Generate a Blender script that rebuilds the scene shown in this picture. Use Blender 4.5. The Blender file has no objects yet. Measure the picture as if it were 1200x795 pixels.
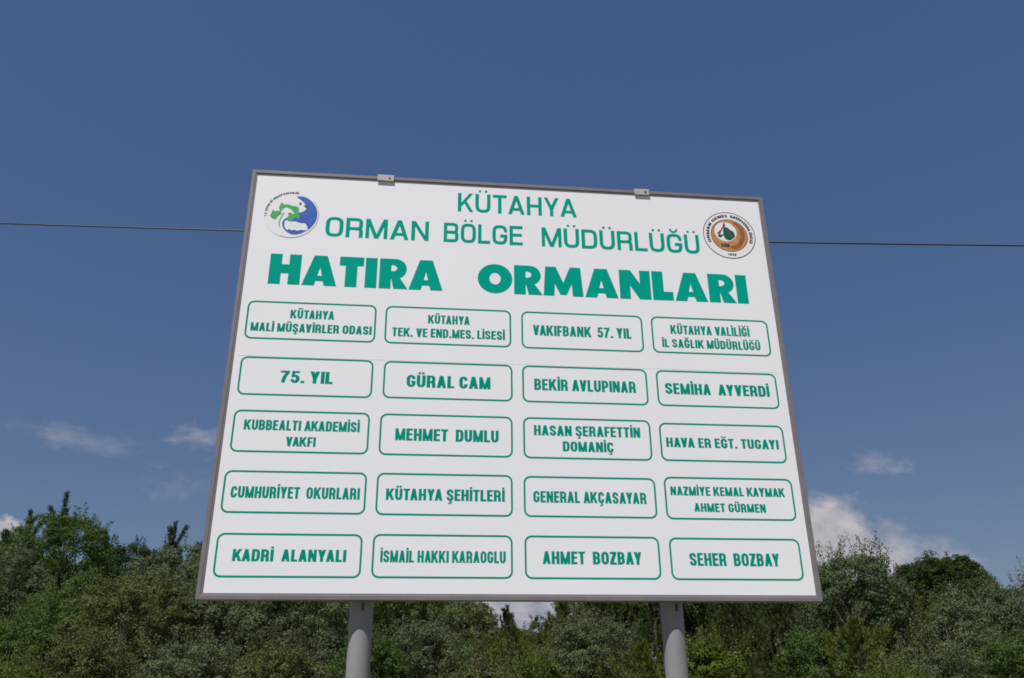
import bpy, bmesh, math, random
import numpy as np
from mathutils import Matrix, Vector
R = math.radians
C = bpy.context.scene.collection
scene = bpy.context.scene

# ------------------------------------------------------------------ camera
CAM = np.array([0.0, 0.0, 1.6])
RT = np.array([0.99994, 0.0044, -0.0100]); UP = np.array([0.01093, -0.40272, 0.91526]); FW = np.array([0.0, 0.91531, 0.40275])
FPX = 1000.3                                        # focal length in photo pixels (1200 wide)
cd = bpy.data.cameras.new('camera'); cam = bpy.data.objects.new('camera', cd); C.objects.link(cam)
cd.sensor_width = 36; cd.lens = FPX/1200*36; cd.clip_start = 0.05; cd.clip_end = 5000
cd.dof.use_dof = True; cd.dof.focus_distance = 6.2; cd.dof.aperture_fstop = 5.0   # the lens of the photograph: board sharp, wood a touch soft
rt = Vector(RT).normalized(); fw = Vector(FW).normalized(); up = rt.cross(fw)
M = Matrix((rt, up, -fw)).transposed().to_4x4(); M.translation = Vector(CAM)
cam.matrix_world = M
scene.camera = cam

def ray(px, py):
    return FPX*FW + (px-600)*RT - (py-397.5)*UP
def at(px, py, Y):                                  # the point at depth Y seen at a photo pixel
    d = ray(px, py); return CAM + d*(Y/d[1])

# ------------------------------------------------------------------ sun, sky, exposure
SUN_EL, SUN_AZ = 64.0, 204.0                        # azimuth from +Y towards +X: behind the camera, a little to its left
SUN_STRENGTH, SKY_STRENGTH = 5.0, 0.072
scene.view_settings.view_transform = 'Standard'; scene.view_settings.look = 'None'
scene.view_settings.gamma = 1.0; scene.view_settings.exposure = 0.06
sd = (math.sin(R(SUN_AZ))*math.cos(R(SUN_EL)), math.cos(R(SUN_AZ))*math.cos(R(SUN_EL)), math.sin(R(SUN_EL)))
sl = bpy.data.lights.new('sun', 'SUN'); sl.energy = SUN_STRENGTH; sl.angle = R(0.5); sl.color = (1.0, 0.965, 0.925)
so = bpy.data.objects.new('sun', sl); C.objects.link(so)
so.rotation_euler = Vector(sd).to_track_quat('Z', 'Y').to_euler(); so.location = (-20, -40, 60)

w = bpy.data.worlds.new('World'); scene.world = w; w.use_nodes = True
nt = w.node_tree; N = nt.nodes; L = nt.links; N.clear()
def node(tree, typ, **kw):
    n = tree.nodes.new(typ)
    for k, v in kw.items(): setattr(n, k, v)
    return n
def mth(tree, op, a, b=None, c=None, clamp=False):
    n = tree.nodes.new('ShaderNodeMath'); n.operation = op; n.use_clamp = clamp
    for i, v in enumerate((a, b, c)):
        if v is None: continue
        if isinstance(v, (int, float)): n.inputs[i].default_value = v
        else: tree.links.new(v, n.inputs[i])
    return n.outputs[0]
sky = node(nt, 'ShaderNodeTexSky', sky_type='NISHITA', sun_disc=False)
sky.sun_elevation = R(SUN_EL); sky.sun_rotation = R(SUN_AZ); sky.altitude = 950
sky.air_density = 1.0; sky.dust_density = 0.6; sky.ozone_density = 1.6
tc = node(nt, 'ShaderNodeTexCoord')
def cloud(direction, su, sv, tilt, scale, soft, dens, seed, stretch=1.0, warp=0.9):
    """a cloud in one direction of the sky: an elliptic patch broken up by noise"""
    d = Vector(direction).normalized(); r = Vector((0, 0, 1)).cross(d).normalized()*-1; u = r.cross(d)
    r2 = r*math.cos(tilt)+u*math.sin(tilt); u2 = -r*math.sin(tilt)+u*math.cos(tilt)
    def dot(v):
        n = node(nt, 'ShaderNodeVectorMath', operation='DOT_PRODUCT'); L.new(tc.outputs['Generated'], n.inputs[0]); n.inputs[1].default_value = v
        return n.outputs['Value']
    a, b, f = dot(r2), dot(u2), dot(d)
    cmb = node(nt, 'ShaderNodeCombineXYZ'); L.new(mth(nt, 'MULTIPLY', a, scale/stretch), cmb.inputs[0]); L.new(mth(nt, 'MULTIPLY', b, scale), cmb.inputs[1]); cmb.inputs[2].default_value = seed
    nz = node(nt, 'ShaderNodeTexNoise'); nz.inputs['Scale'].default_value = 1.0; nz.inputs['Detail'].default_value = 8; nz.inputs['Roughness'].default_value = 0.6
    L.new(cmb.outputs[0], nz.inputs['Vector'])
    e = mth(nt, 'ADD', mth(nt, 'POWER', mth(nt, 'ABSOLUTE', mth(nt, 'DIVIDE', a, su)), 2.0), mth(nt, 'POWER', mth(nt, 'ABSOLUTE', mth(nt, 'DIVIDE', b, sv)), 2.0))
    base = mth(nt, 'MULTIPLY', mth(nt, 'SUBTRACT', 1.0, mth(nt, 'SQRT', e)), .75)
    v = mth(nt, 'ADD', base, mth(nt, 'MULTIPLY', mth(nt, 'SUBTRACT', nz.outputs['Fac'], 0.5), warp*2))
    v = mth(nt, 'DIVIDE', v, soft, clamp=True)
    v = mth(nt, 'SMOOTH_MIN', v, 1.0, 0.2)
    v = mth(nt, 'MULTIPLY', v, mth(nt, 'GREATER_THAN', f, 0.3))
    return mth(nt, 'MULTIPLY', v, dens, clamp=True), nz.outputs['Fac']
CLOUDS = [  # direction, half width, half height (radians), tilt, noise scale, softness, density, seed, stretch, warp
    (ray(970, 632), .056, .054, -.30, 44, .36, .95, 3.1, 1.15, .36),
    (ray(1022, 658), .098, .046, -.20, 44, .60, .74, 8.7, 1.4, .50),
    (ray(1027, 543), .034, .013, -.18, 75, .75, .30, 5.5, 1.9, 1.15),
    (ray(104, 517), .078, .015, -.12, 56, .95, .33, 1.7, 2.4, 1.15),
    (ray(232, 512), .034, .015, -.02, 75, .75, .38, 2.9, 1.9, 1.05),
    (ray(213, 570), .036, .022, 0.25, 70, 1.0, .13, 6.3, 1.4, 1.4),
    (ray(-4, 634), .028, .026, 0.00, 80, .30, .88, 7.9, 1.2, .60),
    (ray(604, 712), .080, .034, 0.00, 50, .50, .78, 4.4, 1.6, .60),
]
sp_ = node(nt, 'ShaderNodeSeparateColor'); L.new(sky.outputs[0], sp_.inputs[0]); cb_ = node(nt, 'ShaderNodeCombineColor')
for i_, (k_, g_) in enumerate(((.86, .85), (1.125, .68), (2.16, .42))):     # clear mountain air: deep, even blue
    L.new(mth(nt, 'MULTIPLY', mth(nt, 'POWER', sp_.outputs[i_], g_), k_), cb_.inputs[i_])
col = cb_.outputs[0]
for c_ in CLOUDS:
    m_, nf = cloud(*c_)
    sh = node(nt, 'ShaderNodeMapRange'); L.new(nf, sh.inputs[0]); sh.inputs[1].default_value = .3; sh.inputs[2].default_value = .7
    mixc = node(nt, 'ShaderNodeMix', data_type='RGBA'); L.new(sh.outputs[0], mixc.inputs[0])
    mixc.inputs[6].default_value = (4.4, 4.5, 5.2, 1); mixc.inputs[7].default_value = (8.0, 7.4, 7.5, 1)
    mx = node(nt, 'ShaderNodeMix', data_type='RGBA'); L.new(m_, mx.inputs[0]); L.new(col, mx.inputs[6]); L.new(mixc.outputs[2], mx.inputs[7])
    col = mx.outputs[2]
bg = node(nt, 'ShaderNodeBackground'); bg.inputs['Strength'].default_value = SKY_STRENGTH
L.new(col, bg.inputs['Color'])
wo = node(nt, 'ShaderNodeOutputWorld'); L.new(bg.outputs[0], wo.inputs['Surface'])

scene.render.engine = 'CYCLES'
scene.cycles.max_bounces = 6; scene.cycles.transparent_max_bounces = 4; scene.cycles.filter_width = 1.7
scene.cycles.use_denoising = False if False else scene.cycles.use_denoising

# ------------------------------------------------------------------ helpers
def tag(o, label=None, cat=None, group=None, kind=None):
    if label: o['label'] = label
    if cat: o['category'] = cat
    if group: o['group'] = group
    if kind: o['kind'] = kind
    return o
def empty(name, loc=(0, 0, 0), rz=0):
    o = bpy.data.objects.new(name, None); C.objects.link(o); o.location = loc; o.rotation_euler = (0, 0, rz); o.empty_display_size = .2
    return o
def link_mesh(name, me, mat, parent=None):
    o = bpy.data.objects.new(name, me); C.objects.link(o)
    for m in (mat if isinstance(mat, (list, tuple)) else [mat]): me.materials.append(m)
    if parent: o.parent = parent
    return o
def obj(name, bm, mat, parent=None, smooth=False):
    me = bpy.data.meshes.new(name); bm.to_mesh(me); bm.free()
    if smooth:
        for p in me.polygons: p.use_smooth = True
    return link_mesh(name, me, mat, parent)
def box(bm, x0, x1, y0, y1, z0, z1, bevel=0.0):
    vs = [bm.verts.new((x, y, z)) for x in (x0, x1) for y in (y0, y1) for z in (z0, z1)]
    fs = [bm.faces.new([vs[i] for i in f]) for f in ((0, 1, 3, 2), (4, 6, 7, 5), (0, 4, 5, 1), (2, 3, 7, 6), (0, 2, 6, 4), (1, 5, 7, 3))]
    bmesh.ops.recalc_face_normals(bm, faces=fs)
    if bevel:
        es = list({e for f in fs for e in f.edges}); bmesh.ops.bevel(bm, geom=es, offset=bevel, segments=2, affect='EDGES', profile=.5)
def np_mesh(name, V, F, nper):
    """V (n,3) vertices, F flat index array, nper vertices per face"""
    me = bpy.data.meshes.new(name); nf = len(F)//nper
    me.vertices.add(len(V)); me.vertices.foreach_set('co', np.asarray(V, 'f').ravel())
    me.loops.add(len(F)); me.loops.foreach_set('vertex_index', np.asarray(F, 'i'))
    me.polygons.add(nf); me.polygons.foreach_set('loop_start', np.arange(0, len(F), nper, dtype='i'))
    me.update(calc_edges=True)
    return me
def tube_into(V, F, pts, rads, sides=7):
    """append a tapered tube along pts to vertex / face lists"""
    pts = np.asarray(pts, float); base = len(V); prev = None
    for i, p in enumerate(pts):
        t = pts[min(i+1, len(pts)-1)]-pts[max(i-1, 0)]; t = t/(np.linalg.norm(t)+1e-9)
        ref = np.array([1., 0, 0]) if abs(t[0]) < .8 else np.array([0, 1., 0])
        a = np.cross(t, ref); a /= np.linalg.norm(a); b = np.cross(t, a)
        for k in range(sides):
            an = 2*math.pi*k/sides; V.append(p+rads[i]*(a*math.cos(an)+b*math.sin(an)))
    for i in range(len(pts)-1):
        for k in range(sides):
            k2 = (k+1) % sides
            F += [base+i*sides+k, base+i*sides+k2, base+(i+1)*sides+k2, base+(i+1)*sides+k]

# ------------------------------------------------------------------ materials
def mat(name):
    m = bpy.data.materials.new(name); m.use_nodes = True
    return m, m.node_tree, m.node_tree.nodes['Principled BSDF']
def noisy(name, c0, c1, scale, rough, metallic=0.0, bump=0.0, spec=.5, stretch=(1, 1, 1), detail=6):
    m, t, p = mat(name)
    co = node(t, 'ShaderNodeTexCoord'); mp = node(t, 'ShaderNodeMapping'); mp.inputs['Scale'].default_value = stretch
    t.links.new(co.outputs['Object'], mp.inputs['Vector'])
    nz = node(t, 'ShaderNodeTexNoise'); nz.inputs['Scale'].default_value = scale; nz.inputs['Detail'].default_value = detail; nz.inputs['Roughness'].default_value = .62
    t.links.new(mp.outputs[0], nz.inputs['Vector'])
    cr = node(t, 'ShaderNodeValToRGB'); cr.color_ramp.elements[0].position = .33; cr.color_ramp.elements[1].position = .68
    cr.color_ramp.elements[0].color = (*c0, 1); cr.color_ramp.elements[1].color = (*c1, 1)
    t.links.new(nz.outputs['Fac'], cr.inputs[0]); t.links.new(cr.outputs[0], p.inputs['Base Color'])
    p.inputs['Roughness'].default_value = rough; p.inputs['Metallic'].default_value = metallic; p.inputs['Specular IOR Level'].default_value = spec
    if bump:
        bp = node(t, 'ShaderNodeBump'); bp.inputs['Strength'].default_value = bump; bp.inputs['Distance'].default_value = .01
        t.links.new(nz.outputs['Fac'], bp.inputs['Height']); t.links.new(bp.outputs[0], p.inputs['Normal'])
    return m
M_WHITE = noisy('white_sheet_metal', (.845, .84, .88), (.87, .865, .905), 1.3, .42, spec=.35, stretch=(1, 1, .35))
M_SEAM = noisy('sheet_seam', (.80, .795, .825), (.835, .83, .86), 4, .5)
M_FRAME = noisy('grey_painted_frame', (.165, .150, .163), (.205, .190, .200), 6, .55, spec=.4, bump=.05)
M_CLAMP = noisy('galvanised_clamp', (.36, .335, .31), (.50, .475, .44), 18, .5)
M_POST = noisy('grey_painted_steel', (.245, .24, .26), (.30, .295, .315), 7, .5, spec=.45, bump=.04, stretch=(1, 1, .35))
M_RUST = noisy('rusty_steel', (.06, .03, .022), (.16, .085, .06), 30, .8)
M_GREEN = noisy('green_vinyl', (.0, .345, .255), (.0, .365, .275), 3, .6, spec=.02)
M_GREEN2 = noisy('deep_green_vinyl', (.0, .285, .205), (.0, .305, .225), 3, .6, spec=.02)
M_BLUE = noisy('blue_print', (.012, .085, .42), (.018, .105, .48), 12, .4)
M_LEAFG = noisy('bright_green_print', (.02, .36, .06), (.06, .45, .12), 40, .4)
M_DKGREEN = noisy('dark_green_print', (.004, .085, .045), (.008, .12, .06), 40, .4)
M_TAN = noisy('tan_print', (.44, .19, .055), (.58, .29, .10), 14, .45)
M_BROWN = noisy('brown_print', (.22, .075, .03), (.34, .13, .05), 25, .45)
M_MAROON = noisy('maroon_print', (.20, .035, .04), (.28, .06, .06), 30, .45)
M_INK = noisy('dark_ink', (.025, .02, .04), (.05, .04, .08), 30, .45)
M_PINK = noisy('pale_red_ink', (.55, .36, .32), (.62, .44, .40), 20, .45)
M_PAPER = noisy('emblem_white', (.82, .81, .83), (.84, .83, .85), 9, .4)
M_CABLE = noisy('black_cable_sheath', (.012, .013, .02), (.03, .03, .04), 20, .5)

def leaf_mat(name, dark, mid, light, transl=.28, rough=.5):
    m, t, p = mat(name)
    at_ = node(t, 'ShaderNodeAttribute', attribute_name='tone')
    cr = node(t, 'ShaderNodeValToRGB'); e = cr.color_ramp.elements
    e[0].position = .1; e[0].color = (*dark, 1); e[1].position = .95; e[1].color = (*light, 1)
    q = e.new(.5); q.color = (*mid, 1)
    t.links.new(at_.outputs['Fac'], cr.inputs[0]); t.links.new(cr.outputs[0], p.inputs['Base Color'])
    p.inputs['Roughness'].default_value = .75; p.inputs['Specular IOR Level'].default_value = .12
    tr = node(t, 'ShaderNodeBsdfTranslucent'); t.links.new(cr.outputs[0], tr.inputs['Color'])
    mx = node(t, 'ShaderNodeMixShader'); mx.inputs[0].default_value = transl
    out = t.nodes['Material Output']
    t.links.new(p.outputs[0], mx.inputs[1]); t.links.new(tr.outputs[0], mx.inputs[2]); t.links.new(mx.outputs[0], out.inputs['Surface'])
    return m
LEAF = {
 'sage':   leaf_mat('sage_leaf', (.066, .092, .038), (.100, .134, .058), (.150, .186, .094)),
 'olive':  leaf_mat('olive_leaf', (.066, .084, .026), (.102, .124, .042), (.150, .168, .068)),
 'green':  leaf_mat('green_leaf', (.044, .080, .018), (.072, .120, .028), (.112, .160, .046)),
 'yellow': leaf_mat('yellow_green_leaf', (.060, .098, .012), (.094, .138, .022), (.145, .185, .040)),
 'dark':   leaf_mat('dark_leaf', (.018, .034, .008), (.034, .057, .013), (.058, .084, .022), .2),
 'pine':   leaf_mat('pine_needle', (.034, .056, .016), (.060, .088, .024), (.098, .122, .036), .2),
 'ypine':  leaf_mat('young_pine_needle', (.068, .094, .014), (.108, .134, .024), (.155, .170, .044), .22),
}
M_BARK = noisy('grey_brown_bark', (.06, .045, .035), (.16, .125, .10), 14, .9, bump=.6, stretch=(1, 1, .25))
M_PBARK = noisy('pine_bark', (.09, .055, .038), (.20, .135, .10), 12, .9, bump=.6, stretch=(1, 1, .3))

# ------------------------------------------------------------------ ground
bm = bmesh.new()
rng = random.Random(2)
xs = sorted([-1500, -500, -200, -100]+[-60+4*i for i in range(31)]+[100, 200, 500, 1500])
ys = sorted([-300, -100, -50]+[-30+4*i for i in range(28)]+[120, 200, 400, 1000, 2500])
grid = {}
for i, x in enumerate(xs):
    for j, y in enumerate(ys):
        z = 0.0
        if abs(x) < 100 and 9 < y < 110: z = .10*math.sin(x*.31+1)+.09*math.sin(y*.27)+.06*rng.uniform(-1, 1)
        grid[i, j] = bm.verts.new((x, y, z))
for i in range(len(xs)-1):
    for j in range(len(ys)-1):
        bm.faces.new((grid[i, j], grid[i+1, j], grid[i+1, j+1], grid[i, j+1]))
M_GROUND = noisy('dry_grass_ground', (.10, .095, .045), (.16, .145, .075), .8, .95, bump=.5)
g = obj('ground', bm, M_GROUND, smooth=True); tag(g, kind='structure')

# ------------------------------------------------------------------ lettering
def corner(p0, c, p1, k=.56, n=7):
    p0, c, p1 = map(np.array, (p0, c, p1)); a = p0+(c-p0)*k; b = p1+(c-p1)*k; out = []
    for i in range(n+1):
        t = i/n; out.append((1-t)**3*p0+3*(1-t)**2*t*a+3*(1-t)*t*t*b+t**3*p1)
    return out
def bez(p0, a, b, p1, n=9):
    p0, a, b, p1 = map(np.array, (p0, a, b, p1))
    return [(1-t)**3*p0+3*(1-t)**2*t*a+3*(1-t)*t*t*b+t**3*p1 for t in [i/n for i in range(n+1)]]
def stroke(path, sv, sh, closed=False):
    """a strip of quads along the path; the pen is sv wide on upright and sh high on level strokes"""
    P = [np.array(path[0], float)]
    for q in path[1:]:
        if np.linalg.norm(np.array(q)-P[-1]) > 1e-5: P.append(np.array(q, float))
    if closed and np.linalg.norm(P[0]-P[-1]) < 1e-5: P.pop()
    S = np.array([sv, sh]); Q = [p/S for p in P]; n = len(Q); Lf, Rg = [], []
    for i in range(n):
        if closed: d0 = Q[i]-Q[i-1]; d1 = Q[(i+1) % n]-Q[i]
        else: d0 = Q[i]-Q[max(i-1, 0)]; d1 = Q[min(i+1, n-1)]-Q[i]
        if not closed and i == 0: d0 = d1
        if not closed and i == n-1: d1 = d0
        d0 = d0/np.linalg.norm(d0); d1 = d1/np.linalg.norm(d1)
        n0 = np.array([-d0[1], d0[0]]); n1 = np.array([-d1[1], d1[0]]); m = n0+n1; m = m/max(np.dot(m, n0), .35)
        Lf.append((Q[i]+m*.5)*S); Rg.append((Q[i]-m*.5)*S)
    return [[Lf[i], Rg[i], Rg[(i+1) % n], Lf[(i+1) % n]] for i in range(n if closed else n-1)]
def rect(x0, y0, x1, y1): return [[(x0, y0), (x1, y0), (x1, y1), (x0, y1)]]

BOLD = dict(sv=.225, sh=.165, k=.60, rx=.26, ry=.27, gap=.07, space=.25, dot=.18, kind='bold',
  w=dict(A=.60, B=.56, C=.55, D=.57, E=.47, F=.45, G=.57, H=.58, I=.205, K=.63, L=.45, M=.73, N=.59, O=.58, P=.55, R=.58, S=.55, T=.51, U=.57, V=.58, Y=.58, Z=.50))
WIDE = dict(sv=.185, sh=.155, k=.72, rx=.28, ry=.30, gap=.12, space=.30, dot=.13, kind='wide',
  w=dict(A=.88, B=.80, D=.82, E=.72, G=.82, H=.80, K=.80, L=.66, M=1.02, N=.82, O=.82, R=.80, T=.74, U=.80, Y=.80))
HEAVY = dict(sv=.37, sh=.30, k=.5523, rx=.5, ry=.5, gap=.055, space=.42, dot=.2, kind='heavy',
  w=dict(A=1.08, H=.97, I=.39, L=.68, M=1.28, N=1.02, O=1.10, R=.88, T=.76))
for s_ in (BOLD, WIDE, HEAVY):
    for d_ in '0123456789': s_['w'][d_] = .54

def glyph(ch, S):
    """layers of polygons for one capital (cap height 1) and its width; each layer gets its own tiny height"""
    base, acc = {'Ç': 'C,', 'Ş': 'S,', 'Ğ': 'Gu', 'Ö': 'O:', 'Ü': 'U:', 'İ': 'I.'}.get(ch, ch+' ')
    sv, sh, k = S['sv'], S['sh'], S['k']; kind = S['kind']
    if base == '.': return [rect(0, 0, sv, sh*1.1)], sv
    wd = S['w'].get(base, .56); a, b = sv/2, sh/2; Ls = []
    rx = min(S['rx'], wd/2-a); ry = min(S['ry'], .5-b); r, l, t, o = wd-a, a, 1-b, b
    def st(path, closed=False, v=sv, h=sh): Ls.append(stroke(path, v, h, closed))
    def par(x0, x1, y0, y1, tk): Ls.append([[(x0, y0), (x0+tk, y0), (x1+tk, y1), (x1, y1)]])
    if base == 'I': Ls.append(rect(0, 0, sv, 1))
    elif base == 'H': Ls += [rect(0, 0, sv, 1), rect(wd-sv, 0, wd, 1), rect(sv, .5-b, wd-sv, .5+b)] if kind != 'heavy' else [rect(0, 0, sv, 1), rect(wd-sv, 0, wd, 1), rect(sv, .36, wd-sv, .66)]
    elif base == 'E': Ls += [rect(0, 0, sv, 1), rect(sv, 1-sh, wd, 1), rect(sv, .52-b, wd*.94, .52+b), rect(sv, 0, wd, sh)]
    elif base == 'F': Ls += [rect(0, 0, sv, 1), rect(sv, 1-sh, wd, 1), rect(sv, .48-b, wd*.92, .48+b)]
    elif base == 'L': Ls += [rect(0, 0, sv, 1), rect(sv, 0, wd, sh)]
    elif base == 'T': Ls += [rect(0, 1-sh, wd, 1), rect(wd/2-a, 0, wd/2+a, 1-sh)]
    elif base == 'Z': Ls += [rect(0, 1-sh, wd, 1), rect(0, 0, wd, sh)]; par(0, wd-sv*1.2, sh, 1-sh, sv*1.2)
    elif base == 'A':
        if kind == 'heavy':
            ap = .205; h = wd/2
            def xo(y): return y*(h-ap)                       # outer edge
            yb, yt, yc = .15, .33, .60                       # notch top, counter foot, counter apex
            n0, n1, cb = .385, .43, .47                      # inner edges
            Ls.append([[(0, 0), (n0, 0), (n1, yb), (h, yb), (h, yt), (cb, yt), (h, yc), (h, 1), (h-ap, 1)],
                       [(wd, 0), (h+ap, 1), (h, 1), (h, yc), (wd-cb, yt), (h, yt), (h, yb), (wd-n1, yb), (wd-n0, 0)]])
        else:
            tk = sv*1.04; par(0, wd/2-tk/2, 0, 1, tk); par(wd-tk, wd/2-tk/2, 0, 1, tk)
            def xi(y): return tk+(wd/2-tk)*y
            y0 = .2; y1 = y0+sh*.92; f0 = tk*.4
            Ls.append([[(xi(y0)-f0, y0), (wd-xi(y0)+f0, y0), (wd-xi(y1)+f0, y1), (xi(y1)-f0, y1)]])
    elif base == 'V': tk = sv*1.04; par(wd/2-tk/2, 0, 0, 1, tk); par(wd/2-tk/2, wd-tk, 0, 1, tk)
    elif base == 'Y':
        tk = sv*1.06; Ls.append(rect(wd/2-a, 0, wd/2+a, .44)); par(wd/2-tk/2, 0, .38, 1, tk); par(wd/2-tk/2, wd-tk, .38, 1, tk)
    elif base == 'K':
        Ls.append(rect(0, 0, sv, 1)); tk = sv*1.06; y0 = .31; x0 = max(.02, sv-tk*.75); x1 = wd-tk
        par(x0, x1, y0, 1, tk)                                           # arm, rising from the stem
        ar = x0+(x1-x0)*(.58-y0)/(1-y0)                                  # leg, branching off the arm
        par(wd-tk+.02, ar, 0, .58, tk)
    elif base == 'M':
        if kind == 'heavy':
            sp = .07; Ls.append([[(0, 0), (sv*.93, 0), (sv*.93+sp*.55, .6), (sp+sv*.9, 1), (sp, 1)]]); Ls.append([[(wd, 0), (wd-sp, 1), (wd-sp-sv*.9, 1), (wd-sv*.93-sp*.55, .6), (wd-sv*.93, 0)]])
            tk = .33; Ls.append([[(wd/2-.10, .04), (wd/2, .04), (wd/2, .46), (sp+.34, 1), (sp+.03, 1)], [(wd/2, .04), (wd/2+.10, .04), (wd-sp-.03, 1), (wd-sp-.34, 1), (wd/2, .46)]])
        else:
            tk = sv*1.0 if kind == 'wide' else sv*.86
            Ls += [rect(0, 0, sv*.92, 1), rect(wd-sv*.92, 0, wd, 1)]; par(wd/2-tk/2, 0.012, 0, 1, tk); par(wd/2-tk/2, wd-tk-.012, 0, 1, tk)
    elif base == 'N':
        tk = sv*1.02; s2 = sv*.94; Ls += [rect(0, 0, s2, 1), rect(wd-s2, 0, wd, 1)]; par(wd-tk-.002, .002, 0, 1, tk)
    elif base == 'O':
        p = corner((l+rx, t), (l, t), (l, t-ry), k)+corner((l, o+ry), (l, o), (l+rx, o), k)+corner((r-rx, o), (r, o), (r, o+ry), k)+corner((r, t-ry), (r, t), (r-rx, t), k)
        st(p, True)
    elif base == 'D':
        Ls.append(rect(0, 0, sv, 1)); st([(sv, t)]+corner((r-rx, t), (r, t), (r, t-ry), k)+corner((r, o+ry), (r, o), (r-rx, o), k)+[(sv, o)])
    elif base == 'U':
        st([(l, 1)]+corner((l, o+ry), (l, o), (l+rx, o), k)+corner((r-rx, o), (r, o), (r, o+ry), k)+[(r, 1)])
    elif base == 'C':
        st([(r, .65)]+corner((r, t-ry), (r, t), (r-rx, t), k)+corner((l+rx, t), (l, t), (l, t-ry), k)+corner((l, o+ry), (l, o), (l+rx, o), k)+corner((r-rx, o), (r, o), (r, o+ry), k)+[(r, .37)])
    elif base == 'G':
        st([(r, .67)]+corner((r, t-ry), (r, t), (r-rx, t), k)+corner((l+rx, t), (l, t), (l, t-ry), k)+corner((l, o+ry), (l, o), (l+rx, o), k)+corner((r-rx, o), (r, o), (r, o+ry), k)+[(r, .50)])
        Ls.append(rect(wd*.52, .52-sh, wd, .52))
    elif base in 'PRB':
        m = {'P': .42, 'R': .45, 'B': .51}[base]; h2 = (t-m)/2; ry2 = h2*.98 if k < .7 else h2*.62; rx2 = min(rx, h2*1.1)
        if kind == 'heavy':                                             # bowl as a half ring round a small eye
            Ls.append(rect(0, 0, sv, 1)); n = 16; yc, ro_, xc = .665, .335, .50
            out_ = [(xc+(wd-.02-xc)*math.cos(math.pi/2-math.pi*q/n), yc+ro_*math.sin(math.pi/2-math.pi*q/n)) for q in range(n+1)]
            in_ = [(sv+.04+.145*math.cos(math.pi/2-math.pi*q/n), yc+.02+.105*math.sin(math.pi/2-math.pi*q/n)) for q in range(n+1)]
            Ls.append([[(sv, 1), (sv, yc+.125), in_[0], out_[0]]]+[[out_[q], in_[q], in_[q+1], out_[q+1]] for q in range(n)]+[[out_[n], in_[n], (sv, yc-.085), (sv, yc-ro_)]])
            Ls.append([[(sv-.01, .42), (.66, .36), (wd+.03, 0), (wd-.42, 0)]])
            return Ls, wd
        Ls.append(rect(0, 0, sv, 1)); sh2 = sh; t2 = 1-sh2/2; sv2 = sv*.95
        rr = wd-sv2/2-(.02 if base != 'P' else 0)
        st([(sv*.98, t2)]+corner((rr-rx2, t2), (rr, t2), (rr, t2-ry2), k)+corner((rr, m+ry2), (rr, m), (rr-rx2, m), k)+[(sv*.98, m)], v=sv2, h=sh2)
        if base == 'B':
            st([(sv*.98, m)]+corner((r-rx2, m), (r, m), (r, m-ry2), k)+corner((r, o+ry2), (r, o), (r-rx2, o), k)+[(sv*.98, o)])
        if base == 'R':
            if kind == 'wide': st([(r-rx*.9, m)]+corner((r-rx*.5, m), (r, m), (r, m-.2), k)+[(r, 0)])
            else: st([(r-rx*.9, m)]+corner((r-rx*.7, m), (r-.02, m), (r-.02, m-.18), .6)+[(r-.02, .09)]+[(r+.01, 0)])
    elif base == 'S':
        st([(r, .67), (r, .72)]+corner((r, t-ry*.9), (r, t), (wd/2, t), k)+corner((wd/2, t), (l, t), (l, .74), k)+bez((l, .74), (l, .56), (wd*.35, .57), (wd/2, .50))+bez((wd/2, .50), (wd*.65, .43), (r, .44), (r, .26))+corner((r, .26), (r, o), (wd/2, o), k)+corner((wd/2, o), (l, o), (l, o+ry*.9), k)+[(l, .33)])
    elif base == '7': Ls.append(rect(0, 1-sh, wd, 1)); st([(wd-a, 1-sh)]+bez((wd-a, 1-sh), (wd*.55, .62), (wd*.36, .4), (wd*.34, 0)))
    elif base == '5':
        Ls += [rect(wd*.12, 1-sh, wd*.96, 1)]; Ls.append([[(wd*.08, .45), (wd*.08+sv*.85, .5), (wd*.12+sv*.85, 1-sh), (wd*.12, 1-sh)]])
        st([(wd*.12+a*.8, .5)]+bez((wd*.12+a*.8, .5), (wd*.3, .60), (wd*.5, .60), (wd*.55, .59))+corner((wd*.55, .59), (r, .59), (r, .33), k)+corner((r, .33), (r, o), (wd/2, o), k)+corner((wd/2, o), (l, o), (l, .30), k))
    elif base == '1': Ls += [rect(wd*.4, 0, wd*.4+sv, 1)]; Ls.append([[(wd*.4, .8), (wd*.4, .62), (wd*.1, .62), (wd*.1, .74)]])
    elif base in '839':
        def ring(y0, y1): h = (y1-y0)/2; st(corner((wd/2, y1), (l, y1), (l, y0+h), k)+corner((l, y0+h), (l, y0), (wd/2, y0), k)+corner((wd/2, y0), (r, y0), (r, y0+h), k)+corner((r, y0+h), (r, y1), (wd/2, y1), k), True)
        if base == '8': ring(.54, t); ring(o, .52)
        elif base == '9': ring(.42, t); st([(r, .68), (r, .3)]+corner((r, .3), (r, o), (wd/2, o), k)+corner((wd/2, o), (l, o), (l, .25), k))
        else:
            st([(l, .75)]+corner((l, .75), (l, t), (wd/2, t), k)+corner((wd/2, t), (r, t), (r, .74), k)+corner((r, .74), (r, .53), (wd*.45, .52), k)); st([(wd*.45, .52)]+corner((wd/2, .52), (r, .52), (r, .28), k)+corner((r, .28), (r, o), (wd/2, o), k)+corner((wd/2, o), (l, o), (l, .26), k))
    c_ = wd/2; d = S['dot']
    if acc == ':': g_ = max(.11, wd*.2); Ls += [rect(c_-g_-d/2, 1.09, c_-g_+d/2, 1.09+d*.88), rect(c_+g_-d/2, 1.09, c_+g_+d/2, 1.09+d*.88)]
    if acc == '.': Ls.append(rect(c_-d/2-.01, 1.07, c_+d/2+.01, 1.07+d*.9))
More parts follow.
